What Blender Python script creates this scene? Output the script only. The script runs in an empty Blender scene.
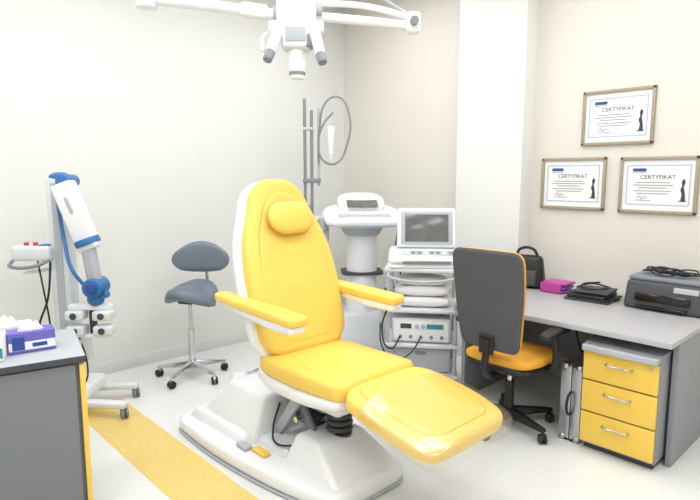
import bpy, bmesh, math, random
from mathutils import Vector, Matrix
random.seed(3)
S = bpy.context.scene
COL = S.collection
try:
    S.view_settings.view_transform = 'Standard'
except Exception: pass

# ---------------------------------------------------------------- materials
def srgb(r, g, b):
    f = lambda c: (c/255/12.92) if c/255 <= .04045 else ((c/255+.055)/1.055)**2.4
    return (f(r), f(g), f(b), 1)
def mat(name, c, rough=.5, metal=0, noise=0, nscale=8, bump=0, bscale=60, coat=0, emis=0, spec=.5):
    m = bpy.data.materials.new(name); m.use_nodes = True
    nt = m.node_tree; p = nt.nodes['Principled BSDF']
    col = srgb(*c)
    p.inputs['Base Color'].default_value = col
    p.inputs['Roughness'].default_value = rough
    p.inputs['Metallic'].default_value = metal
    p.inputs['Specular IOR Level'].default_value = spec
    p.inputs['Coat Weight'].default_value = coat
    tc = nt.nodes.new('ShaderNodeTexCoord')
    if noise:
        n = nt.nodes.new('ShaderNodeTexNoise'); n.inputs['Scale'].default_value = nscale
        n.inputs['Detail'].default_value = 4
        r = nt.nodes.new('ShaderNodeValToRGB')
        r.color_ramp.elements[0].position = .3; r.color_ramp.elements[1].position = .7
        r.color_ramp.elements[0].color = tuple(x*(1-noise) for x in col[:3])+(1,)
        r.color_ramp.elements[1].color = tuple(min(1, x*(1+noise)) for x in col[:3])+(1,)
        nt.links.new(tc.outputs['Object'], n.inputs['Vector'])
        nt.links.new(n.outputs['Fac'], r.inputs['Fac'])
        nt.links.new(r.outputs['Color'], p.inputs['Base Color'])
    if bump:
        n = nt.nodes.new('ShaderNodeTexNoise'); n.inputs['Scale'].default_value = bscale
        b = nt.nodes.new('ShaderNodeBump'); b.inputs['Strength'].default_value = bump
        b.inputs['Distance'].default_value = .01
        nt.links.new(tc.outputs['Object'], n.inputs['Vector'])
        nt.links.new(n.outputs['Fac'], b.inputs['Height'])
        nt.links.new(b.outputs['Normal'], p.inputs['Normal'])
    if emis:
        p.inputs['Emission Color'].default_value = col
        p.inputs['Emission Strength'].default_value = emis
    return m

M_wall  = mat('wall_paint', (227,227,223), .85, noise=.012, nscale=2)
M_wallr = mat('wall_paint_right', (222,218,210), .85, noise=.012, nscale=2)
M_pill  = mat('pillar_paint', (233,233,230), .85, noise=.01, nscale=2)
M_ceil  = mat('ceiling_paint', (240,240,240), .9)
M_floor = mat('floor_vinyl', (228,229,227), .26, noise=.06, nscale=150)
M_strip = mat('floor_vinyl_yellow', (230,200,118), .3, noise=.2, nscale=150)
M_base  = mat('skirting', (218,219,217), .5)
M_yel   = mat('yellow_leatherette', (243,206,96), .42, noise=.02, nscale=5, bump=.06, bscale=220)
M_seam  = mat('yellow_seam', (206,160,60), .6)
M_yeldr = mat('yellow_laminate', (242,202,86), .38)
M_org   = mat('yellow_fabric', (230,168,58), .8, bump=.2, bscale=300)
M_wht   = mat('white_plastic', (236,238,241), .3, coat=.2)
M_wht2  = mat('offwhite_plastic', (218,222,226), .4)
M_lgry  = mat('light_grey', (178,183,189), .45)
M_gry   = mat('grey_plastic', (128,133,140), .5)
M_dgry  = mat('dark_grey', (66,68,74), .55)
M_lamg  = mat('grey_laminate', (144,146,150), .45, noise=.02, nscale=30)
M_desk  = mat('desk_laminate', (176,175,178), .4, noise=.02, nscale=40)
M_cab   = mat('cabinet_grey', (120,123,128), .5)
M_blk   = mat('black_plastic', (28,28,32), .45)
M_blkg  = mat('black_glossy', (14,15,18), .12)
M_mesh  = mat('grey_fabric', (84,85,90), .9, noise=.1, nscale=200, bump=.3, bscale=400)
M_stool = mat('slate_vinyl', (110,121,134), .45, bump=.05, bscale=200)
M_chr   = mat('chrome', (215,218,222), .15, 1)
M_alu   = mat('aluminium', (190,192,196), .32, 1)
M_blue  = mat('blue_plastic', (46,108,168), .35)
M_navy  = mat('navy', (45,75,150), .5)
M_pur   = mat('purple_print', (108,100,188), .5)
M_mag   = mat('magenta_plastic', (182,66,152), .4)
M_red   = mat('red_plastic', (205,60,40), .4)
M_grn   = mat('teal_print', (40,140,150), .4)
M_frame = mat('frame_wood', (164,152,132), .5, noise=.08, nscale=40)
M_paper = mat('paper', (238,239,239), .7)
M_cream = mat('certificate_border', (180,190,214), .7)
M_ink   = mat('ink', (60,62,75), .7)
M_inkl  = mat('ink_light', (150,152,162), .7)
M_tissue= mat('tissue', (244,245,246), .9)
M_screen= mat('lcd_screen', (100,103,102), .15, noise=.25, nscale=9)
M_towel = mat('towel', (236,237,238), .9, bump=.3, bscale=120)
M_fill   = mat('added_panel_glow', (255,253,250), .5, emis=3)  # glow of the added, unseen ceiling panels
# clear plastic film
M_film = bpy.data.materials.new('clear_film'); M_film.use_nodes = True
nt = M_film.node_tree; nt.nodes.clear()
o = nt.nodes.new('ShaderNodeOutputMaterial'); mx = nt.nodes.new('ShaderNodeMixShader'); mx.inputs[0].default_value = .16
t_ = nt.nodes.new('ShaderNodeBsdfTransparent'); g_ = nt.nodes.new('ShaderNodeBsdfGlossy'); g_.inputs['Roughness'].default_value = .25
tc = nt.nodes.new('ShaderNodeTexCoord'); nz = nt.nodes.new('ShaderNodeTexNoise'); nz.inputs['Scale'].default_value = 7
bp = nt.nodes.new('ShaderNodeBump'); bp.inputs['Strength'].default_value = .35; bp.inputs['Distance'].default_value = .03
nt.links.new(tc.outputs['Object'], nz.inputs['Vector']); nt.links.new(nz.outputs['Fac'], bp.inputs['Height'])
nt.links.new(bp.outputs['Normal'], g_.inputs['Normal'])
nt.links.new(t_.outputs[0], mx.inputs[1]); nt.links.new(g_.outputs[0], mx.inputs[2]); nt.links.new(mx.outputs[0], o.inputs[0])

# ---------------------------------------------------------------- builders
def finish(bm, name, m, root=None, smooth=True, ang=35):
    me = bpy.data.meshes.new(name)
    bmesh.ops.recalc_face_normals(bm, faces=bm.faces)
    bm.to_mesh(me); bm.free()
    if smooth:
        for p in me.polygons: p.use_smooth = True
        me.set_sharp_from_angle(angle=math.radians(ang))
    me.materials.append(m)
    ob = bpy.data.objects.new(name, me); COL.objects.link(ob)
    if root: ob.parent = root
    return ob
def root(name, loc=(0,0,0), rz=0):
    e = bpy.data.objects.new(name, None); COL.objects.link(e)
    e.location = loc; e.rotation_euler = (0,0,math.radians(rz)); e.empty_display_size = .1
    return e
def box(r, name, c, s, m, bev=.006, rot=(0,0,0), seg=3):
    bm = bmesh.new(); bmesh.ops.create_cube(bm, size=1)
    bmesh.ops.scale(bm, vec=s, verts=bm.verts)
    if bev: bmesh.ops.bevel(bm, geom=list(bm.edges), offset=min(bev, min(s)*.45), segments=seg, affect='EDGES', profile=.5)
    ob = finish(bm, name, m, r)
    ob.location = c; ob.rotation_euler = tuple(math.radians(a) for a in rot)
    return ob
def frustum(r, name, b0, b1, m, bev=.02, seg=3):
    bm = bmesh.new(); vs = []
    for b in (b0, b1):
        vs.append([bm.verts.new((b[i], b[j], b[4])) for i, j in ((0,2),(1,2),(1,3),(0,3))])
    bm.faces.new(vs[0][::-1]); bm.faces.new(vs[1])
    for i in range(4):
        bm.faces.new((vs[0][i], vs[0][(i+1)%4], vs[1][(i+1)%4], vs[1][i]))
    if bev: bmesh.ops.bevel(bm, geom=list(bm.edges), offset=bev, segments=seg, affect='EDGES', profile=.5)
    return finish(bm, name, m, r)
def prism(r, name, pts, a, b, m, plane='XY', bev=.004, seg=2):
    bm = bmesh.new()
    def P(u, v, w):
        return {'XY': (u,v,w), 'XZ': (u,w,v), 'YZ': (w,u,v)}[plane]
    lo = [bm.verts.new(P(u,v,a)) for u, v in pts]; hi = [bm.verts.new(P(u,v,b)) for u, v in pts]
    n = len(pts)
    f0 = bm.faces.new(lo[::-1]); f1 = bm.faces.new(hi)
    for i in range(n): bm.faces.new((lo[i], lo[(i+1)%n], hi[(i+1)%n], hi[i]))
    if bev:
        es = set(f0.edges) | set(f1.edges)
        bmesh.ops.bevel(bm, geom=list(es), offset=bev, segments=seg, affect='EDGES', profile=.5)
    return finish(bm, name, m, r)
def rrect(w, h, rad, n=5, cx=0, cy=0):
    pts = []
    for sx, sy, a0 in ((1,1,0),(-1,1,90),(-1,-1,180),(1,-1,270)):
        for i in range(n+1):
            a = math.radians(a0+90*i/n)
            pts.append((cx+sx*(w/2-rad)+rad*math.cos(a), cy+sy*(h/2-rad)+rad*math.sin(a)))
    return pts
def cyl(r, name, p1, p2, rad, m, rad2=None, n=28, bev=0):
    p1 = Vector(p1); p2 = Vector(p2); d = p2-p1
    bm = bmesh.new()
    bmesh.ops.create_cone(bm, cap_ends=True, segments=n, radius1=rad, radius2=rad if rad2 is None else rad2, depth=d.length)
    if bev:
        es = [e for e in bm.edges if any(len(f.verts) > 4 for f in e.link_faces)]
        bmesh.ops.bevel(bm, geom=es, offset=bev, segments=3, affect='EDGES', profile=.5)
    q = Vector((0,0,1)).rotation_difference(d.normalized())
    bmesh.ops.transform(bm, matrix=Matrix.Translation((p1+p2)/2) @ q.to_matrix().to_4x4(), verts=bm.verts)
    return finish(bm, name, m, r)
def ball(r, name, c, s, m, n=24):
    bm = bmesh.new(); bmesh.ops.create_uvsphere(bm, u_segments=n, v_segments=n//2+2, radius=1)
    bmesh.ops.scale(bm, vec=s, verts=bm.verts)
    bmesh.ops.translate(bm, vec=c, verts=bm.verts)
    return finish(bm, name, m, r, ang=180)
def tube(r, name, pts, rad, m, smooth=True):
    cu = bpy.data.curves.new(name, 'CURVE'); cu.dimensions = '3D'
    cu.bevel_depth = rad; cu.bevel_resolution = 4; cu.use_fill_caps = True; cu.resolution_u = 10
    if smooth and len(pts) > 2:
        sp = cu.splines.new('BEZIER'); sp.bezier_points.add(len(pts)-1)
        for b, p in zip(sp.bezier_points, pts):
            b.co = p; b.handle_left_type = b.handle_right_type = 'AUTO'
    else:
        sp = cu.splines.new('POLY'); sp.points.add(len(pts)-1)
        for b, p in zip(sp.points, pts): b.co = (*p, 1)
    cu.materials.append(m)
    ob = bpy.data.objects.new(name, cu); COL.objects.link(ob)
    if r: ob.parent = r
    return ob
def catmull(ctrl, N):
    pts = [ctrl[0]]+list(ctrl)+[ctrl[-1]]; out = []; k = len(ctrl)-1
    for i in range(N+1):
        t = i/N*k; s = min(int(t), k-1); u = t-s
        p0, p1, p2, p3 = pts[s], pts[s+1], pts[s+2], pts[s+3]
        out.append(tuple(.5*((2*b)+(-a+c)*u+(2*a-5*b+4*c-d)*u*u+(-a+3*b-3*c+d)*u**3) for a, b, c, d in zip(p0, p1, p2, p3)))
    return out
def pad(r, name, ctrl, m, x0=0, rend=.05, rc=.06, ex=3.2, N=44, M=40, dish=0, rends=None):
    """upholstered pad: ctrl=(y,z,half_w,half_h) along YZ path, width in X"""
    P = catmull(ctrl, N)
    cum = [0]
    for i in range(1, len(P)): cum.append(cum[-1]+math.hypot(P[i][0]-P[i-1][0], P[i][1]-P[i-1][1]))
    L = cum[-1]
    ss = []
    for i in range(9): ss.append(rend*(1-math.cos(i/8*math.pi/2)))
    for i in range(1, N): ss.append(rend+(L-2*rend)*i/N)
    ss += [L-s for s in ss[:9][::-1]]
    def at(s):
        for i in range(1, len(cum)):
            if s <= cum[i]+1e-9:
                u = (s-cum[i-1])/max(1e-9, cum[i]-cum[i-1]); return [a+(b-a)*u for a, b in zip(P[i-1], P[i])]
        return list(P[-1])
    bm = bmesh.new(); rings = []
    for s in ss:
        y, z, w, h = at(s); a = at(max(0, s-.01)); b = at(min(L, s+.01))
        ty, tz = b[0]-a[0], b[1]-a[1]; l = math.hypot(ty, tz); ty /= l; tz /= l
        ny, nz = -tz, ty
        if nz < 0: ny, nz = -ny, -nz
        e = min(s, L-s)
        f = math.sqrt(max(0, 1-(1-min(1, e/rend))**2))
        e2 = min(1, e/max(rc, 1e-6)); g = math.sqrt(max(0, 1-(1-e2)**2))
        w2 = max(.004, w-rc*(1-g)); h2 = max(.002, h*(.12+.88*f))
        ring = []
        for k in range(M):
            t = 2*math.pi*k/M; c, sn = math.cos(t), math.sin(t)
            X = w2*math.copysign(abs(c)**(2/ex), c); H = h2*math.copysign(abs(sn)**(2/ex), sn)
            H -= dish*math.cos(min(1, abs(X)/w2)*math.pi/2)*f if sn > 0 else 0
            ring.append(bm.verts.new((x0+X, y+ny*H, z+nz*H)))
        rings.append(ring)
    for A, B in zip(rings, rings[1:]):
        for k in range(M): bm.faces.new((A[k], A[(k+1)%M], B[(k+1)%M], B[k]))
    bm.faces.new(rings[0][::-1]); bm.faces.new(rings[-1])
    return finish(bm, name, m, r, ang=60)
def text(r, name, s, c, size, m, rz=0, rx=90, align='CENTER', ext=.0004):
    cu = bpy.data.curves.new(name, 'FONT'); cu.body = s; cu.size = size; cu.align_x = align; cu.align_y = 'CENTER'
    cu.extrude = ext; cu.materials.append(m)
    ob = bpy.data.objects.new(name, cu); COL.objects.link(ob); ob.parent = r
    ob.location = c; ob.rotation_euler = (math.radians(rx), 0, math.radians(rz)); return ob
def caster(r, name, x, y, m_w, m_f, rad=.03, a=0, top=.075):
    dx, dy = math.cos(a), math.sin(a)
    for k, s in enumerate((-1, 1)):
        cyl(r, f'{name}_wheel_{k+1}', (x+dx*s*.006, y+dy*s*.006, rad), (x+dx*s*.022, y+dy*s*.022, rad), rad, m_w, n=20, bev=.004)
    ball(r, name+'_hood', (x, y, rad*1.25), (.02, .02, rad*.85), m_f, n=12)
    cyl(r, name+'_stem', (x, y, rad), (x, y, top), .008, m_f, n=12)
def star(r, n, R, m, hub_z=.1, tip_z=.085, a0=0, w=.022, mw=None, hub_r=.035, cr=.028):
    for i in range(n):
        a = a0+2*math.pi*i/n; c, s = math.cos(a), math.sin(a)
        bm = bmesh.new(); vs = []
        for (d, hw, z0, z1) in ((.01, w*1.25, hub_z-.03, hub_z+.03), (R, w*.7, tip_z-.012, tip_z+.012)):
            vs.append([bm.verts.new((c*d-s*q, s*d+c*q, z)) for q, z in ((-hw,z0),(hw,z0),(hw*.7,z1),(-hw*.7,z1))])
        bm.faces.new(vs[0][::-1]); bm.faces.new(vs[1])
        for k in range(4): bm.faces.new((vs[0][k], vs[0][(k+1)%4], vs[1][(k+1)%4], vs[1][k]))
        bmesh.ops.bevel(bm, geom=list(bm.edges), offset=.006, segments=3, affect='EDGES', profile=.5)
        finish(bm, f'base_leg_{i+1}', m, r)
        caster(r, f'caster_{i+1}', c*(R-.012), s*(R-.012), mw or M_blk, m if mw is None else mw, rad=cr, a=a+1.1, top=tip_z)
    cyl(r, 'base_hub', (0,0,hub_z-.04), (0,0,hub_z+.05), hub_r, m, hub_r*.8, bev=.006)

# ---------------------------------------------------------------- room
XR, YB, XL, YF, H = 4.2, 4.55, -1.6, -1.6, 3.35
def shell(name, c, s, m): return box(None, name, c, s, m, bev=0)
shell('floor', ((XL+XR)/2,(YB+YF)/2,-.05), (XR-XL+.2, YB-YF+.2, .1), M_floor)
shell('ceiling', ((XL+XR)/2,(YB+YF)/2,H+.05), (XR-XL+.2, YB-YF+.2, .1), M_ceil)
shell('wall_back', ((XL+XR)/2, YB+.05, H/2), (XR-XL+.2, .1, H), M_wall)
shell('wall_right', (XR+.05, (YB+YF)/2, H/2), (.1, YB-YF+.2, H), M_wallr)
shell('wall_left', (XL-.05, (YB+YF)/2, H/2), (.1, YB-YF+.2, H), M_wall)
shell('wall_front', ((XL+XR)/2, YF-.05, H/2), (XR-XL+.2, .1, H), M_wall)
shell('wall_pillar', (XR-.08, 2.63, H/2), (.16, .62, H), M_pill)
box(None, 'baseboard_back', ((XL+XR)/2, YB-.008, .05), (XR-XL, .016, .1), M_base, .003)
box(None, 'baseboard_right', (XR-.008, (2.32+YF)/2, .05), (.016, 2.32-YF, .1), M_base, .003)
box(None, 'baseboard_pillar', (XR-.168, 2.63, .05), (.016, .62, .1), M_base, .003)
box(None, 'baseboard_corner', (XR-.008, 3.745, .05), (.016, 1.6, .1), M_base, .003)
prism(None, 'floor_stripe', [(1.13,YF),(1.45,YF),(1.45,3.97),(XL,3.97),(XL,3.65),(1.13,3.65)], 0, .0015, M_strip, 'XY', bev=0)

# added ceiling panels, out of view, put in for soft overall light
for px in (-.4, 1.3, 3.0):
    for py in (-.3, 1.5, 3.3):
        R = root('added_fill_panel', (px, py, H-.02))
        box(R, 'frame', (0,0,0), (1.2,.62,.04), M_wht, .004)
        box(R, 'diffuser', (0,0,-.018), (1.14,.56,.012), M_fill, .003)
        ld = bpy.data.lights.new('added_panel_light', 'AREA'); ld.shape = 'RECTANGLE'; ld.size = 1.1; ld.size_y = .55  # added area lamp under each panel to fill the room
        ld.energy = 14.3; ld.color = (.975,.987,1)
        lo = bpy.data.objects.new('added_light_source', ld); COL.objects.link(lo); lo.parent = R; lo.location = (0,0,-.035)

# ---------------------------------------------------------------- treatment chair
R = root('treatment_chair', (1.92, 2.17, 0))
back = [(.215,.62,.28,.055),(.275,.82,.300,.056),(.35,1.05,.308,.055),(.415,1.24,.28,.05),(.475,1.41,.21,.045),(.53,1.575,.155,.04)]
pad(R, 'backrest', back, M_yel, rend=.045, rc=.13, ex=4.2)
def off(c, d, dw=0, h=None):
    return [(y-.95*d, z+.31*d, w+dw, h or hh) for (y, z, w, hh) in c]
inner = [(.235,.68,.275,.06),(.275,.82,.300,.062),(.35,1.05,.308,.06),(.415,1.24,.28,.055),(.465,1.385,.22,.05),(.50,1.49,.165,.05)]
pad(R, 'backrest_inner', off(inner, .040, -.075, .0205), M_yel, rend=.012, rc=.10, ex=5)
pad(R, 'backrest_seam', off(inner, .040, -.0725, .0175), M_seam, rend=.012, rc=.10, ex=5)
lum = [(.262,.74,.15,.06),(.302,.88,.185,.06),(.335,1.00,.15,.06)]
pad(R, 'lumbar_panel', off(lum, .052, 0, .0125), M_yel, rend=.012, rc=.13, ex=5)
pad(R, 'lumbar_seam', off(lum, .052, .0025, .0100), M_seam, rend=.012, rc=.13, ex=5)
pad(R, 'back_shell', off(back, -.05, .032, .05), M_wht, rend=.06, rc=.13)
pad(R, 'head_pillow', [(.325,1.275,.135,.03),(.352,1.36,.152,.038),(.388,1.45,.138,.03)], M_yel, rend=.04, rc=.085, ex=3.2)
pad(R, 'head_pillow_piping', [(.328,1.270,.140,.009),(.356,1.36,.157,.009),(.391,1.455,.143,.009)], M_seam, rend=.006, rc=.088, ex=3.2)
pad(R, 'seat', [(.34,.60,.255,.055),(.22,.59,.285,.06),(0,.585,.29,.062),(-.2,.59,.285,.06),(-.355,.595,.28,.055)], M_yel, rend=.035, rc=.06, ex=4.5)
pad(R, 'seat_inner', [(.20,.636,.20,.0135),(.0,.636,.225,.0135),(-.2,.638,.225,.0135),(-.32,.638,.21,.0135)], M_yel, rend=.01, rc=.08, ex=5)
pad(R, 'seat_seam', [(.2025,.636,.2025,.011),(.0,.636,.2275,.011),(-.2,.638,.2275,.011),(-.3225,.638,.2125,.011)], M_seam, rend=.01, rc=.08, ex=5)
leg = [(-.345,.588,.275,.05),(-.50,.566,.302,.05),(-.70,.53,.308,.05),(-.90,.482,.285,.046)]
pad(R, 'leg_rest', leg, M_yel, rend=.04, rc=.10, ex=4.2)
pad(R, 'leg_rest_inner', [(-.385,.625,.215,.0135),(-.55,.599,.24,.0135),(-.70,.571,.24,.0135),(-.85,.535,.215,.0135)], M_yel, rend=.01, rc=.09, ex=5)
pad(R, 'leg_rest_seam', [(-.3825,.625,.2175,.011),(-.55,.599,.2425,.011),(-.70,.571,.2425,.011),(-.8525,.534,.2175,.011)], M_seam, rend=.01, rc=.09, ex=5)
pad(R, 'leg_cover_film', [(-.47,.572,.318,.074),(-.6,.55,.322,.072),(-.72,.527,.324,.070),(-.93,.475,.304,.068)], M_film, rend=.03, rc=.08)
pad(R, 'seat_shell', [(.38,.52,.24,.05),(.2,.505,.288,.055),(-.1,.505,.295,.055),(-.34,.535,.28,.042)], M_wht, rend=.04, rc=.05)
pad(R, 'leg_frame', [(-.30,.50,.12,.02),(-.6,.475,.12,.018),(-.78,.445,.10,.015)], M_dgry, rend=.02, rc=.02)
frustum(R, 'seat_frame', (-.17,.17,-.22,.3,.41), (-.23,.23,-.3,.34,.48), M_wht, .02)
for sx, n in ((-1,'left'),(1,'right')):
    x = sx*.345
    pad(R, f'armrest_{n}', [(.56,.935,.047,.024),(.3,.928,.053,.027),(.03,.920,.059,.028),(-.165,.915,.059,.026)], M_yel, x0=x, rend=.02, rc=.035, ex=4)
    pad(R, f'armrest_shell_{n}', [(.50,.905,.03,.018),(.3,.893,.038,.022),(.03,.880,.052,.027),(-.15,.880,.052,.024)], M_wht, x0=x, rend=.02, rc=.03, ex=4)
    cyl(R, f'arm_pivot_{n}', (sx*.25,.38,.90), (sx*.345,.38,.90), .04, M_wht, bev=.008)
# base
bx = -.045
pad(R, 'base_plate', [(1.07,.05,.36,.05),(.6,.055,.385,.055),(.1,.055,.35,.055),(-.36,.05,.26,.05)], M_wht, x0=bx, rend=.035, rc=.10, ex=4.5)
pad(R, 'base_rim', [(1.075,.010,.365,.009),(.6,.010,.39,.009),(.1,.010,.355,.009),(-.365,.010,.265,.009)], M_lgry, x0=bx, rend=.02, rc=.10)
frustum(R, 'rear_housing', (-.32,.24,.34,.96,.08), (-.21,.16,.36,.72,.37), M_wht, .035, 4)
frustum(R, 'rear_housing_step', (-.35,.27,.38,1.0,.08), (-.32,.24,.40,.95,.16), M_wht, .02, 3)
frustum(R, 'front_housing', (-.27,.20,-.33,.12,.08), (-.19,.13,-.10,.09,.24), M_wht, .03, 4)
frustum(R, 'centre_tray', (-.29,.25,.1,.4,.06), (-.24,.2,.1,.4,.15), M_wht2, .02)
for sx in (-1,1):
    n = 'left' if sx < 0 else 'right'
    prism(R, f'lift_arm_{n}', [(.30,.13),(.36,.13),(.14,.44),(.06,.44)], sx*.14-.015, sx*.14+.015, M_lgry, 'YZ')
    prism(R, f'lift_link_{n}', [(-.04,.15),(.03,.15),(.24,.43),(.17,.43)], sx*.10-.012, sx*.10+.012, M_gry, 'YZ')
    for k, (yy, zz_) in enumerate(((.12,.29),(.10,.42),(.20,.41),(.32,.17))):
        cyl(R, f'lift_pin_{n}_{k+1}', (sx*.08,yy,zz_), (sx*.165,yy,zz_), .017, M_chr)
box(R, 'actuator_motor', (-.02,.2,.28), (.11,.24,.10), M_dgry, .02, rot=(20,0,0))
cyl(R, 'actuator_rod', (0,.1,.25), (0,-.1,.42), .018, M_chr)
box(R, 'lift_top_bracket', (0,.06,.42), (.34,.36,.035), M_gry, .008)
for k in range(5): cyl(R, f'bellow_ring_{k+1}', (0,-.05,.22+.035*k), (0,-.05,.24+.035*k), .075, M_dgry, .065, bev=.004)
tube(R, 'chair_cable', [(-.1,.35,.3),(-.2,.28,.2),(-.25,.18,.165),(-.2,.08,.17)], .006, M_blk)
box(R, 'pedal_1', (-.31,.24,.118), (.05,.12,.02), M_yeldr, .008)
box(R, 'pedal_2', (-.34,.36,.118), (.05,.10,.02), M_lgry, .008)

# ---------------------------------------------------------------- foot switch
R = root('foot_switch', (2.30,3.62,0), -30)
box(R, 'footswitch_base', (0,0,.02), (.26,.17,.04), M_wht2, .012)
box(R, 'footswitch_plate_left', (-.06,-.01,.048), (.10,.12,.02), M_wht, .008, rot=(8,0,0))
box(R, 'footswitch_plate_right', (.06,-.01,.048), (.10,.12,.02), M_lgry, .008, rot=(8,0,0))
tube(R, 'footswitch_cable', [(.0,.08,.02),(.06,.2,.008),(.2,.28,.008),(.4,.2,.008),(.6,.1,.008)], .006, M_gry)

# ---------------------------------------------------------------- saddle stool
R = root('saddle_stool', (2.04, 4.0, 0), -60)
star(R, 5, .28, M_chr, hub_z=.11, tip_z=.08, a0=.9, w=.018, cr=.03)
cyl(R, 'gas_lift_sleeve', (0,0,.12), (0,0,.40), .026, M_chr)
cyl(R, 'gas_lift_rod', (0,0,.40), (0,0,.62), .014, M_chr)
box(R, 'tilt_mechanism', (0,.02,.625), (.12,.2,.035), M_blk, .01)
tube(R, 'tilt_lever', [(.04,-.02,.62),(.14,-.04,.61),(.2,-.05,.60)], .006, M_blk)
bm = bmesh.new(); gr = []
NR, NA = 10, 44
def saddle(u, a, top):
    x = .21*math.copysign(abs(math.cos(a))**.8, math.cos(a))*u; y = .215*math.sin(a)*u
    if y < 0: x *= 1-.35*(abs(y)/.215)
    z = .675+1.0*y*abs(y)*(1.4 if y > 0 else -.9) - 1.3*x*x*(1 if y < .05 else .3)
    th = .06*math.sqrt(max(0, 1-u**4))
    return (x, y, z+th if top else z-.03-th*.35)
for top in (True, False):
    c = bm.verts.new(saddle(0, 0, top)); rows = []
    for i in range(1, NR+1):
        rows.append([bm.verts.new(saddle(i/NR, 2*math.pi*j/NA, top)) for j in range(NA)])
    for j in range(NA): bm.faces.new((c, rows[0][j], rows[0][(j+1)%NA]))
    for A, B in zip(rows, rows[1:]):
        for j in range(NA): bm.faces.new((A[j], B[j], B[(j+1)%NA], A[(j+1)%NA]))
    gr.append(rows[-1])
for j in range(NA): bm.faces.new((gr[0][j], gr[0][(j+1)%NA], gr[1][(j+1)%NA], gr[1][j]))
finish(bm, 'saddle_seat', M_stool, R, ang=70)
tube(R, 'back_bar', [(0,.05,.615),(0,.20,.62),(0,.26,.70),(0,.25,.86)], .013, M_chr)
bm = bmesh.new(); rows = []
for i in range(17):
    v = -1+2*i/16
    row = []
    for j in range(33):
        u = -1+2*j/32
        uu = u*math.sqrt(max(0,1-v*v*.5)); vv = v*math.sqrt(max(0,1-u*u*.5))
        x = .23*uu; z = .925+.125*vv + .02*(1-u*u)
        y = .20-.7*x*x
        row.append((x, y, z, math.sqrt(max(0, 1-max(abs(u),abs(v))**4))))
    rows.append(row)
F = [[bm.verts.new((x, y-.028*t, z)) for x,y,z,t in row] for row in rows]
B = [[bm.verts.new((x, y+.02+.018*t, z)) for x,y,z,t in row] for row in rows]
for G in (F, B):
    for i in range(16):
        for j in range(32): bm.faces.new((G[i][j], G[i][j+1], G[i+1][j+1], G[i+1][j]))
edge = [(0,j) for j in range(33)]+[(i,32) for i in range(1,17)]+[(16,j) for j in range(31,-1,-1)]+[(i,0) for i in range(15,0,-1)]
for a, b in zip(edge, edge[1:]+edge[:1]): bm.faces.new((F[a[0]][a[1]], F[b[0]][b[1]], B[b[0]][b[1]], B[a[0]][a[1]]))
ob = finish(bm, 'stool_backrest', M_stool, R, ang=80)
ob.rotation_euler = (0,0,math.radians(18)); ob.location = (.06,0,0)

# ---------------------------------------------------------------- imaging arm stand (left)
R = root('medical_imaging_arm_stand', (1.17, 4.02, 0), -43.3)
box(R, 'column', (-.02,0,.83), (.12,.12,1.50), M_wht2, .012)
box(R, 'column_trim', (-.02,-.062,.83), (.05,.008,1.44), M_lgry, .003)
ball(R, 'column_cap', (-.01,0,1.585), (.07,.06,.035), M_blue)
cyl(R, 'shoulder_joint', (.05,-.10,1.56), (.05,.06,1.56), .045, M_blue, bev=.008)
def seg(name, p, q, w, d, m, yc):
    ang = math.degrees(math.atan2(q[0]-p[0], q[1]-p[1])); L = math.hypot(q[0]-p[0], q[1]-p[1])
    return box(R, name, ((p[0]+q[0])/2, yc, (p[1]+q[1])/2), (w, d, L), m, .02, rot=(0, ang, 0))
seg('upper_arm', (.06,1.55), (.215,1.12), .14, .10, M_wht, -.11)
seg('upper_arm_stripe', (.09,1.47), (.14,1.34), .05, .104, M_lgry, -.11)
cyl(R, 'arm_band', (.19,-.11,1.19), (.205,-.11,1.15), .08, M_blue, bev=.006)
seg('forearm', (.20,1.14), (.235,.87), .08, .075, M_lgry, -.11)
tube(R, 'arm_hose', [(.0,-.08,1.54),(.015,-.10,1.45),(.05,-.12,1.2),(.12,-.18,1.0),(.2,-.15,.86)], .012, M_blue)
cyl(R, 'elbow_joint', (.235,-.18,.87), (.235,-.03,.87), .065, M_blue, bev=.01)
cyl(R, 'elbow_cap', (.235,-.195,.87), (.235,-.18,.87), .035, M_navy, bev=.004)
ball(R, 'wrist_joint', (.23,-.11,.79), (.055,.055,.05), M_blue)
cyl(R, 'wrist_knob', (.23,-.11,.80), (.32,-.13,.83), .024, M_blue, bev=.004)
box(R, 'lamp_bracket', (.19,-.10,.735), (.28,.06,.04), M_wht, .01)
for i in range(2):
    for j in range(2):
        x = .10+.18*i; z = .685-.10*j
        box(R, f'lamp_head_{i*2+j+1}', (x,-.12,z), (.12,.10,.065), M_wht2, .015)
        cyl(R, f'lamp_lens_{i*2+j+1}', (x,-.175,z), (x,-.165,z), .022, M_dgry)
box(R, 'lamp_post', (.19,-.08,.65), (.04,.04,.20), M_dgry, .006)
box(R, 'lamp_lower_plate', (.19,-.10,.545), (.28,.08,.02), M_wht, .006)
box(R, 'control_box', (-.18,-.04,1.09), (.25,.16,.10), M_wht2, .02)
tube(R, 'control_handle', [(-.05,-.12,1.05),(-.12,-.20,1.02),(-.26,-.20,1.02),(-.31,-.10,1.04)], .012, M_gry)
for i, x in enumerate((-.23,-.17)): cyl(R, f'red_button_{i+1}', (x,-.06,1.135), (x,-.06,1.16), .016, M_red, bev=.004)
box(R, 'keypad', (-.10,-.06,1.142), (.07,.07,.012), M_blue, .003)
tube(R, 'push_handle', [(-.02,.02,1.0),(-.16,.05,.96),(-.3,.0,.95)], .014, M_wht)
tube(R, 'cable_1', [(-.1,-.02,1.04),(-.10,-.08,.8),(-.19,-.06,.55),(-.14,-.04,.3),(-.03,-.05,.2)], .007, M_blk)
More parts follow.
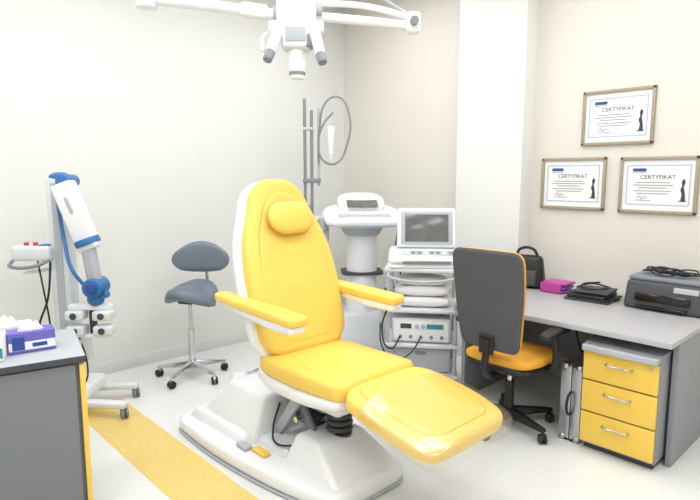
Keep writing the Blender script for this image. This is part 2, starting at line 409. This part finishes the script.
tube(R, 'cable_2', [(-.2,.0,1.04),(-.14,-.06,.85),(-.10,-.08,.6),(-.12,-.04,.35),(-.02,-.05,.2)], .006, M_blk)
tube(R, 'cable_3', [(.08,-.08,.55),(.14,-.1,.35),(.1,-.05,.2),(.03,0,.14)], .006, M_blk)
box(R, 'drawer_module', (.0,-.03,.42), (.22,.2,.18), M_wht2, .015)
box(R, 'base_housing', (0,0,.14), (.30,.34,.10), M_wht, .03)
box(R, 'base_leg_1', (.20,-.16,.09), (.46,.07,.04), M_wht2, .012, rot=(0,0,-8))
box(R, 'base_leg_2', (.16,.14,.09), (.42,.07,.04), M_wht2, .012, rot=(0,0,8))
box(R, 'base_leg_3', (-.16,-.10,.09), (.30,.07,.04), M_wht2, .012, rot=(0,0,12))
for i, (x, y) in enumerate(((.41,-.19),(.35,.17),(-.29,-.12))): caster(R, f'caster_{i+1}', x, y, M_gry, M_blue, rad=.035, a=.6, top=.09)

# ---------------------------------------------------------------- near-left cabinet and boxes
R = root('storage_cabinet', (.795, 2.600, 0), -12)
box(R, 'carcass', (-.52,.25,.40), (1.02,.48,.72), M_cab, .003)
box(R, 'plinth', (-.52,.27,.02), (.98,.42,.04), M_dgry, .002)
box(R, 'worktop', (-.52,.245,.785), (1.06,.53,.03), M_lgry, .004)
box(R, 'worktop_edge', (-.52,-.022,.785), (1.062,.006,.028), M_dgry, .001)
box(R, 'side_edge', (-.006,.01,.40), (.022,.05,.72), M_yeldr, .002)
for i in range(2):
    box(R, f'door_panel_{i+1}', (-.275-.5*i,.0,.41), (.485,.018,.70), M_cab, .003)
    cyl(R, f'door_handle_{i+1}', (-.46-.1*i,-.03,.52), (-.46-.1*i,-.03,.66), .006, M_alu)
def tissue(name, loc, rz, s, m, m2):
    R = root(name, loc, rz)
    box(R, 'carton', (0,0,s[2]/2), s, m, .003)
    box(R, 'label_band', (0,-s[1]/2-.0005,s[2]*.35), (s[0]*.98,.002,s[2]*.4), m2, 0)
    prism(R, 'opening', rrect(s[0]*.55, s[1]*.4, s[1]*.19), s[2], s[2]+.0015, M_tissue, 'XY', bev=0)
    bm = bmesh.new(); bmesh.ops.create_icosphere(bm, subdivisions=3, radius=1)
    for v in bm.verts:
        n = .75+.35*math.sin(5*v.co.x+2)*math.cos(6*v.co.y)
        v.co = Vector((v.co.x*.055*n, v.co.y*.028*n, max(-.1, v.co.z)*.045*n+s[2]))
    finish(bm, 'tissue_tuft', M_tissue, R, ang=80)
    return R
Rt = tissue('glove_box', (.648,2.835,.801), -8, (.19,.10,.095), M_pur, M_paper)
box(Rt, 'label_mark', (.03,-.0515,.034), (.06,.002,.018), M_navy, 0)
box(Rt, 'label_square', (-.055,-.0515,.046), (.05,.002,.060), M_navy, 0)
Rt = tissue('tissue_box', (.455,2.80,.801), -20, (.16,.11,.11), M_paper, M_grn)
Rt = tissue('tissue_box', (.58,2.985,.801), -8, (.22,.10,.10), M_paper, M_pur)

# ---------------------------------------------------------------- pole stand
R = root('infusion_pole_stand', (3.17, 3.90, 0), -43.3)
for i, (x, z) in enumerate(((-.03,2.26),(.03,2.16))):
    cyl(R, f'pole_{i+1}', (x,0,.08), (x,0,z), .014, M_gry)
cyl(R, 'pole_3', (.09,.02,1.5), (.09,.02,2.18), .012, M_lgry)
box(R, 'clamp_1', (.03,0,1.55), (.16,.05,.04), M_gry, .008)
box(R, 'clamp_2', (.0,0,2.0), (.10,.04,.03), M_lgry, .008)
box(R, 'tray', (.05,-.04,1.22), (.28,.22,.03), M_wht2, .01)
box(R, 'tray_box', (.10,-.05,1.10), (.16,.16,.18), M_wht2, .02)
box(R, 'tray_clip', (.0,-.05,1.29), (.05,.05,.10), M_gry, .01)
tube(R, 'looped_hose', [(.09,.02,1.62),(.10,0,2.0),(.17,-.02,2.24),(.27,-.02,2.27),(.36,-.02,2.12),(.34,-.02,1.86),(.24,-.02,1.70),(.14,-.02,1.72),(.09,0,1.85),(.14,-.01,2.05),(.22,-.01,2.14)], .009, M_gry)
cyl(R, 'handpiece', (.20,-.03,1.78), (.20,-.03,2.02), .022, M_wht, .034, bev=.006)
cyl(R, 'handpiece_tip', (.20,-.03,1.72), (.20,-.03,1.78), .014, M_wht2, .022)
star(R, 4, .24, M_wht2, hub_z=.1, tip_z=.08, a0=.3)

# ---------------------------------------------------------------- laser console on pedestal
R = root('cosmetic_laser_machine', (3.44, 3.50, 0), -38)
frustum(R, 'lower_body', (-.22,.22,-.22,.22,.08), (-.17,.17,-.17,.17,.42), M_wht2, .04, 4)
cyl(R, 'pillar', (0,0,.38), (0,0,1.12), .14, M_wht, .13, n=40)
cyl(R, 'pillar_collar', (0,0,1.08), (0,0,1.18), .15, M_lgry, .21, n=40)
pad(R, 'console_body', [(.26,1.27,.30,.085),(.05,1.245,.345,.075),(-.28,1.20,.32,.045)], M_wht, rend=.06, rc=.10)
pad(R, 'console_hood', [(.26,1.38,.18,.07),(.10,1.36,.21,.06),(-.06,1.30,.19,.03)], M_wht, rend=.05, rc=.08)
box(R, 'touch_screen', (-.0,-.035,1.358), (.27,.13,.008), M_screen, .003, rot=(22,0,0))
box(R, 'console_panel', (0,-.2,1.262), (.44,.09,.006), M_lgry, .002, rot=(11,0,0))
for i in range(5): cyl(R, f'knob_{i+1}', (-.16+.08*i,-.2,1.26), (-.16+.08*i,-.205,1.283), .014, M_wht, bev=.003)
box(R, 'handle_bar', (0,-.33,1.19), (.5,.03,.03), M_lgry, .012)
for s in (-1,1):
    cyl(R, f'handpiece_holder_{(s+3)//2}', (s*.34,-.05,1.12), (s*.34,-.05,1.24), .035, M_lgry, .042, bev=.005)
    tube(R, f'handpiece_hose_{(s+3)//2}', [(s*.34,-.05,1.14),(s*.33,-.12,.9),(s*.27,-.16,.62),(s*.2,-.1,.45)], .011, M_lgry)
tube(R, 'hanging_cable', [(.3,-.1,1.13),(.26,-.25,.9),(.3,-.28,.72),(.2,-.24,.6),(.18,-.2,.4)], .006, M_blk)
prism(R, 'accessory_tray', rrect(.36,.30,.06), .74, .765, M_dgry, 'XY', bev=.006)
for i, (x, y) in enumerate(((-.18,-.18),(.18,-.18),(-.18,.18),(.18,.18))): caster(R, f'caster_{i+1}', x, y, M_gry, M_lgry, rad=.035, top=.1)

# ---------------------------------------------------------------- equipment cart with monitor
R = root('equipment_cart', (3.26, 2.66, 0), -52)
W, Dp = .52, .42
for i, (x, y) in enumerate(((-1,-1),(1,-1),(1,1),(-1,1))):
    box(R, f'post_{i+1}', (x*(W/2-.015), y*(Dp/2-.015), .51), (.028,.028,.84), M_lgry, .006)
    caster(R, f'caster_{i+1}', x*(W/2-.02), y*(Dp/2-.02), M_gry, M_lgry, rad=.035, top=.1)
for i, z in enumerate((.13,.36,.62,.92)):
    box(R, f'shelf_{i+1}', (0,0,z), (W+.02,Dp+.02,.028), M_wht2, .008)
tube(R, 'push_handle', [(-W/2+.02,-Dp/2-.005,.90),(-W/2+.03,-Dp/2-.07,.88),(W/2-.03,-Dp/2-.07,.88),(W/2-.02,-Dp/2-.005,.90)], .009, M_lgry)
box(R, 'drawer_casing', (0,0,.25), (.44,.34,.19), M_wht2, .012)
box(R, 'drawer_front', (0,-.172,.25), (.42,.012,.16), M_lgry, .004)
box(R, 'drawer_latch', (0,-.182,.30), (.08,.014,.02), M_gry, .004)

R2 = root('diagnostic_monitor_unit', (3.27, 2.65, .935), -47)
frustum(R2, 'unit_base', (-.28,.28,-.22,.20,0), (-.265,.265,-.17,.19,.10), M_wht, .02, 4)
pad(R2, 'front_bezel', [(-.215,.035,.27,.028),(-.12,.085,.27,.025),(.1,.115,.255,.02)], M_wht2, rend=.02, rc=.03)
box(R2, 'keypad', (.02,-.150,.103), (.38,.06,.006), M_lgry, .002, rot=(24,0,0))
for i in range(8): box(R2, f'key_{i+1}', (-.14+.045*i,-.152,.107), (.03,.03,.006), M_gry if i%3 else M_wht, .002, rot=(24,0,0))
box(R2, 'front_slot', (.0,-.2265,.045), (.34,.006,.02), M_gry, .001)
box(R2, 'screen_housing', (.01,.02,.270), (.44,.07,.30), M_wht, .024, rot=(-14,0,0))
box(R2, 'screen_bezel', (.01,-.017,.275), (.38,.008,.25), M_lgry, .004, rot=(-14,0,0))
box(R2, 'screen', (.01,-.022,.275), (.32,.006,.205), M_screen, .002, rot=(-14,0,0))
box(R2, 'screen_stand', (.01,.10,.15), (.20,.10,.14), M_wht2, .015)

R3 = root('folded_towel_stack', (3.26, 2.66, .634), -52)
pad(R3, 'towel_1', [(-.17,.04,.21,.036),(.0,.045,.215,.04),(.16,.04,.21,.036)], M_towel, rend=.035, rc=.04, ex=2.6)
pad(R3, 'towel_2', [(-.16,.115,.195,.034),(.0,.12,.205,.038),(.15,.112,.19,.034)], M_towel, rend=.035, rc=.05, ex=2.6)
pad(R3, 'towel_3', [(-.13,.185,.17,.03),(.0,.19,.19,.032),(.13,.18,.17,.03)], M_towel, rend=.03, rc=.05, ex=2.6)

R4 = root('electrosurgical_unit', (3.26, 2.66, .375), -52)
box(R4, 'casing', (0,-.01,.095), (.43,.36,.18), M_wht2, .015)
box(R4, 'front_panel', (0,-.193,.095), (.40,.008,.15), M_wht, .003)
box(R4, 'display_panel', (.10,-.199,.13), (.12,.006,.035), M_grn, .002)
box(R4, 'display', (-.11,-.199,.13), (.08,.006,.035), M_dgry, .002)
for i in range(2): cyl(R4, f'dial_{i+1}', (-.03+.045*i,-.195,.13), (-.03+.045*i,-.212,.13), .015, M_lgry, bev=.003)
for i in range(5): cyl(R4, f'socket_{i+1}', (-.15+.075*i,-.19,.05), (-.15+.075*i,-.205,.05), .013, M_gry)
tube(R4, 'unit_cable', [(-.15,-.2,.05),(-.22,-.28,-.02),(-.28,-.26,.12),(-.24,-.26,.3),(-.26,-.24,.42)], .006, M_blk)
tube(R4, 'unit_cable_2', [(.0,-.2,.05),(-.08,-.27,-.06),(-.2,-.28,-.10),(-.28,-.24,-.02),(-.30,-.2,.15)], .005, M_blk)

# ---------------------------------------------------------------- desk
R = root('desk', (0,0,0))
box(R, 'desk_top', (3.655,1.60,.725), (1.08,1.42,.03), M_desk, .004)
box(R, 'front_edge', (3.113,1.60,.725), (.006,1.42,.032), M_lgry, .002)
box(R, 'end_panel_left', (3.72,2.28,.355), (.90,.03,.71), M_lamg, .003)
box(R, 'modesty_panel', (4.10,1.60,.45), (.02,1.33,.50), M_lamg, .003)
box(R, 'cable_tray', (3.98,1.75,.62), (.10,.8,.06), M_lgry, .006)
box(R, 'desk_leg', (3.72,.915,.355), (.90,.03,.71), M_lamg, .003)
tube(R, 'desk_cable_1', [(3.95,1.62,.60),(3.88,1.60,.40),(3.92,1.66,.15),(3.85,1.70,.01),(3.7,1.62,.008)], .006, M_blk)
tube(R, 'desk_cable_2', [(3.95,1.78,.60),(3.90,1.74,.45),(3.97,1.70,.25),(4.02,1.68,.05)], .006, M_blk)
R = root('drawer_pedestal', (3.14,1.15,0), 0)
box(R, 'carcass', (.30,0,.345), (.58,.41,.61), M_lamg, .003)
box(R, 'plinth', (.31,0,.02), (.54,.38,.04), M_dgry, .002)
zz = [(.055,.235),(.245,.425),(.435,.60)]
for i, (a, b) in enumerate(zz):
    box(R, f'drawer_front_{i+1}', (.0,-.0,(a+b)/2), (.02,.40,b-a), M_yeldr, .003)
    tube(R, f'drawer_handle_{i+1}', [(-.01,-.07,b-.055),(-.032,-.065,b-.055),(-.036,0,b-.055),(-.032,.065,b-.055),(-.01,.07,b-.055)], .006, M_alu)
box(R, 'pen_drawer', (-.01,0,.625), (.07,.40,.035), M_lgry, .005)
cyl(R, 'drawer_lock', (-.012,-.16,.575), (-.018,-.16,.575), .008, M_alu)

R = root('aluminium_case', (3.16,1.43,0))
box(R, 'shell_a', (.22,.035,.24), (.40,.055,.44), M_lgry, .006)
box(R, 'shell_b', (.22,-.028,.24), (.40,.055,.44), M_dgry, .006)
for i, (x, z, sx, sz) in enumerate(((.02,.24,.02,.48),(.42,.24,.02,.48),(.22,.01,.42,.02),(.22,.47,.42,.02))):
    box(R, f'edge_trim_{i+1}', (x,.036,z), (sx,.064,sz), M_alu, .004)
    box(R, f'edge_trim_b{i+1}', (x,-.030,z), (sx,.062,sz), M_alu, .004)
for i, z in enumerate((.02,.46)):
    for j, y in enumerate((-.04,.045)): ball(R, f'corner_{i*2+j+1}', (.02,y,z), (.018,.024,.02), M_alu, 12)
tube(R, 'carry_handle', [(.005,.0,.17),(-.03,0,.19),(-.03,0,.29),(.005,0,.31)], .008, M_blk)

# ---------------------------------------------------------------- office chair (faces the desk)
R = root('office_chair', (3.10,1.80,0), 90)
star(R, 5, .30, M_blk, hub_z=.10, tip_z=.085, a0=.35, w=.028, cr=.03)
cyl(R, 'gas_lift_sleeve', (0,0,.12), (0,0,.30), .028, M_blk)
cyl(R, 'gas_lift_rod', (0,0,.30), (0,0,.42), .016, M_chr)
box(R, 'tilt_mechanism', (0,.02,.415), (.16,.24,.05), M_blk, .012)
pad(R, 'seat_cushion', [(.22,.485,.22,.035),(.05,.475,.24,.038),(-.15,.475,.24,.038),(-.25,.465,.225,.033)], M_org, rend=.035, rc=.08)
pad(R, 'seat_pan', [(.22,.437,.215,.026),(0,.432,.24,.028),(-.24,.43,.225,.026)], M_blk, rend=.02, rc=.08)
bk = [(.245,.56,.195,.02),(.27,.72,.215,.022),(.285,.90,.232,.022),(.31,1.08,.238,.02),(.325,1.17,.23,.018)]
pad(R, 'back_cover', bk, M_mesh, rend=.02, rc=.05)
pad(R, 'back_cushion', [(y-.03,z,w-.006,.024) for y,z,w,h in bk], M_org, rend=.025, rc=.06)
tube(R, 'back_spine', [(0,.06,.40),(0,.20,.38),(0,.29,.44),(0,.285,.56),(0,.295,.64)], .022, M_blk)
box(R, 'spine_plate', (0,.285,.60), (.10,.02,.12), M_blk, .008)
for s, n in ((-1,'left'),(1,'right')):
    tube(R, f'arm_post_{n}', [(s*.14,-.02,.425),(s*.26,-.01,.43),(s*.30,.01,.50),(s*.295,.03,.66)], .020, M_blk)
    pad(R, f'arm_pad_{n}', [(.16,.67,.035,.018),(.0,.685,.042,.02),(-.12,.675,.04,.018)], M_blk, x0=s*.295, rend=.02, rc=.03)

# ---------------------------------------------------------------- desk items
R = root('printer', (3.98,1.17,.741), -90)
frustum(R, 'body', (-.23,.23,-.19,.18,0), (-.225,.225,-.15,.18,.18), M_dgry, .02, 4)
box(R, 'lid', (0,.02,.193), (.44,.31,.03), M_gry, .012)
box(R, 'output_slot', (0,-.176,.08), (.32,.02,.05), M_blkg, .004, rot=(-13,0,0))
box(R, 'output_tray', (0,-.19,.026), (.30,.05,.012), M_blkg, .004)
box(R, 'control_panel', (.13,-.160,.145), (.14,.01,.035), M_lgry, .003, rot=(-13,0,0))
R = root('coiled_cable', (3.98,1.18,.951))
pts = []
for i in range(40):
    a = i*.75; rr = .08+.035*math.sin(i*1.3)
    pts.append((rr*.9*math.cos(a), rr*1.5*math.sin(a), .008+.03*abs(math.sin(i*.9))))
tube(R, 'cable', pts, .005, M_blk)
R = root('magenta_tray_set', (3.93,1.93,.741), -90)
for i in range(3):
    box(R, f'tray_{i+1}', (.01*i,.0,.014+.028*i), (.18,.16,.018), M_mag if i != 1 else M_pur, .005)
box(R, 'tray_lip', (0,-.085,.04), (.16,.01,.07), M_mag, .003)
R = root('folder_pile', (3.86,1.62,.741), -85)
for i in range(5):
    box(R, f'folder_{i+1}', (random.uniform(-.02,.02), random.uniform(-.02,.02), .008+.015*i), (.30-.02*i,.25,.012), M_blk if i%2 else M_dgry, .003, rot=(0,0,random.uniform(-7,7)))
tube(R, 'earphone_cord', [(-.1,-.05,.082),(-.04,.05,.10),(.06,.06,.09),(.1,-.03,.095),(0,-.08,.085),(-.08,0,.095),(.03,.03,.12)], .006, M_blk)
R = root('black_bag', (3.93,2.17,.741), -75)
frustum(R, 'bag_body', (-.14,.14,-.07,.07,0), (-.11,.11,-.045,.045,.25), M_blk, .035, 4)
tube(R, 'bag_strap', [(-.08,0,.23),(-.06,-.02,.29),(.04,-.02,.30),(.08,0,.23)], .011, M_blk)
box(R, 'bag_pocket', (0,-.07,.08), (.17,.03,.12), M_dgry, .012, rot=(-6,0,0))

# ---------------------------------------------------------------- certificates
def cert(y, z):
    R = root('framed_certificate', (XR-.0005, y, z), -90)
    w, h, t = .50, .39, .022
    box(R, 'frame_top', (0,-.012,h/2-t/2), (w,.024,t), M_frame, .004)
    box(R, 'frame_bottom', (0,-.012,-h/2+t/2), (w,.024,t), M_frame, .004)
    box(R, 'frame_left', (-w/2+t/2,-.012,0), (t,.024,h), M_frame, .004)
    box(R, 'frame_right', (w/2-t/2,-.012,0), (t,.024,h), M_frame, .004)
    box(R, 'mount', (0,-.006,0), (w-.03,.008,h-.03), M_paper, 0)
    for i, (cx, cz, sx, sz) in enumerate(((0,.135,.40,.009),(0,-.135,.40,.009),(-.20,0,.009,.27),(.20,0,.009,.27))):
        box(R, f'border_{i+1}', (cx,-.0105,cz), (sx,.001,sz), M_cream, 0)
    box(R, 'logo_mark', (-.12,-.0108,.105), (.09,.001,.022), M_navy, 0)
    box(R, 'logo_line', (-.12,-.0108,.086), (.09,.001,.005), M_inkl, 0)
    text(R, 'title', 'CERTYFIKAT', (.0,-.011,.055), .040, M_ink)
    for i, (lw, lz) in enumerate(((.22,.018),(.26,.000),(.18,-.018),(.24,-.040),(.20,-.058))):
        box(R, f'text_line_{i+1}', (-.03,-.0108,lz), (lw,.001,.006), M_inkl, 0)
    box(R, 'signature_line', (-.09,-.0108,-.105), (.10,.001,.003), M_ink, 0)
    tube(R, 'signature', [(-.13,-.0115,-.09),(-.11,-.0115,-.075),(-.10,-.0115,-.095),(-.08,-.0115,-.08),(-.06,-.0115,-.09)], .0015, M_navy)
    prism(R, 'device_print', [(.145,-.03),(.155,.0),(.15,.02),(.157,.04),(.170,.04),(.173,.02),(.165,-.01),(.175,-.06),(.178,-.105),(.148,-.105),(.155,-.06)], -.0112, -.0102, M_ink, 'XZ', bev=0)
    box(R, 'device_print_base', (.160,-.0108,-.105), (.05,.001,.007), M_ink, 0)
cert(1.37, 1.53); cert(1.97, 1.535); cert(1.665, 2.01)

# ---------------------------------------------------------------- ceiling-mounted microscope
R = root('ceiling_surgical_microscope', (1.86,2.37,0), -43.3)
cyl(R, 'ceiling_post', (-.80,.1,2.52), (-.80,.1,H-.002), .04, M_wht, bev=.005)
cyl(R, 'ceiling_flange', (-.80,.1,H-.035), (-.80,.1,H-.001), .12, M_wht, bev=.006)
cyl(R, 'shoulder_joint', (-.80,.1,2.47), (-.80,.1,2.58), .055, M_wht, bev=.01)
tube(R, 'left_arm', [(-.80,.1,2.52),(-.4,.05,2.465),(-.10,0,2.41)], .028, M_wht, smooth=False)
box(R, 'left_arm_sleeve', (-.22,.02,2.435), (.14,.07,.07), M_wht, .015, rot=(0,7,0))
box(R, 'head_block', (0,0,2.40), (.20,.14,.20), M_wht, .025)
cyl(R, 'head_collar', (0,0,2.47), (0,0,2.56), .05, M_wht, bev=.008)
box(R, 'optic_body', (0,-.02,2.29), (.15,.13,.12), M_wht2, .02)
box(R, 'optic_plate', (0,-.087,2.30), (.10,.006,.07), M_lgry, .003)
box(R, 'beam_splitter', (.0,-.05,2.34), (.28,.06,.06), M_wht, .015)
cyl(R, 'binocular_left', (-.09,-.06,2.33), (-.12,-.14,2.20), .030, M_wht, .026, bev=.005)
cyl(R, 'binocular_right', (.09,-.06,2.33), (.125,-.13,2.19), .030, M_wht, .026, bev=.005)
cyl(R, 'eyepiece_left', (-.12,-.14,2.20), (-.132,-.17,2.155), .026, M_gry, .022, bev=.003)
cyl(R, 'eyepiece_right', (.125,-.13,2.19), (.138,-.155,2.145), .026, M_gry, .022, bev=.003)
cyl(R, 'objective', (0,-.02,2.09), (0,-.02,2.24), .036, M_wht, .05, bev=.006)
cyl(R, 'objective_ring', (0,-.02,2.11), (0,-.02,2.125), .042, M_gry)
cyl(R, 'focus_knob_left', (-.12,0,2.42), (-.085,0,2.42), .035, M_lgry, bev=.006)
cyl(R, 'focus_knob_right', (.085,0,2.44), (.13,0,2.44), .035, M_lgry, bev=.006)
box(R, 'camera_block', (.075,-.05,2.27), (.06,.07,.07), M_gry, .01)
tube(R, 'grip_left', [(-.07,-.03,2.30),(-.16,-.05,2.30),(-.17,-.06,2.22)], .012, M_wht)
tube(R, 'right_arm_upper', [(.09,0,2.47),(.35,.02,2.46),(.58,.03,2.41)], .016, M_wht)
tube(R, 'right_arm_lower', [(.09,.02,2.41),(.35,.03,2.39),(.58,.03,2.365)], .024, M_wht)
box(R, 'right_arm_end', (.60,.03,2.38), (.07,.07,.11), M_wht, .02)
cyl(R, 'right_knob', (.60,-.03,2.38), (.60,-.005,2.38), .022, M_gry)
tube(R, 'microscope_cable', [(.05,.05,2.48),(.2,.06,2.56),(.4,.05,2.52),(.57,.04,2.43)], .007, M_lgry)

# ---------------------------------------------------------------- world + camera
w = bpy.data.worlds.new('World'); S.world = w; w.use_nodes = True
w.node_tree.nodes['Background'].inputs[0].default_value = (1,1,1,1)
w.node_tree.nodes['Background'].inputs[1].default_value = .3
cd = bpy.data.cameras.new('camera'); cam = bpy.data.objects.new('camera', cd); COL.objects.link(cam)
cd.sensor_width = 36; cd.lens = 36*560/700; cd.clip_start = .05
pitch = math.atan(75/560)
cam.location = (0,0,1.6); cam.rotation_euler = (math.pi/2-pitch, 0, -math.radians(43.3))
S.camera = cam
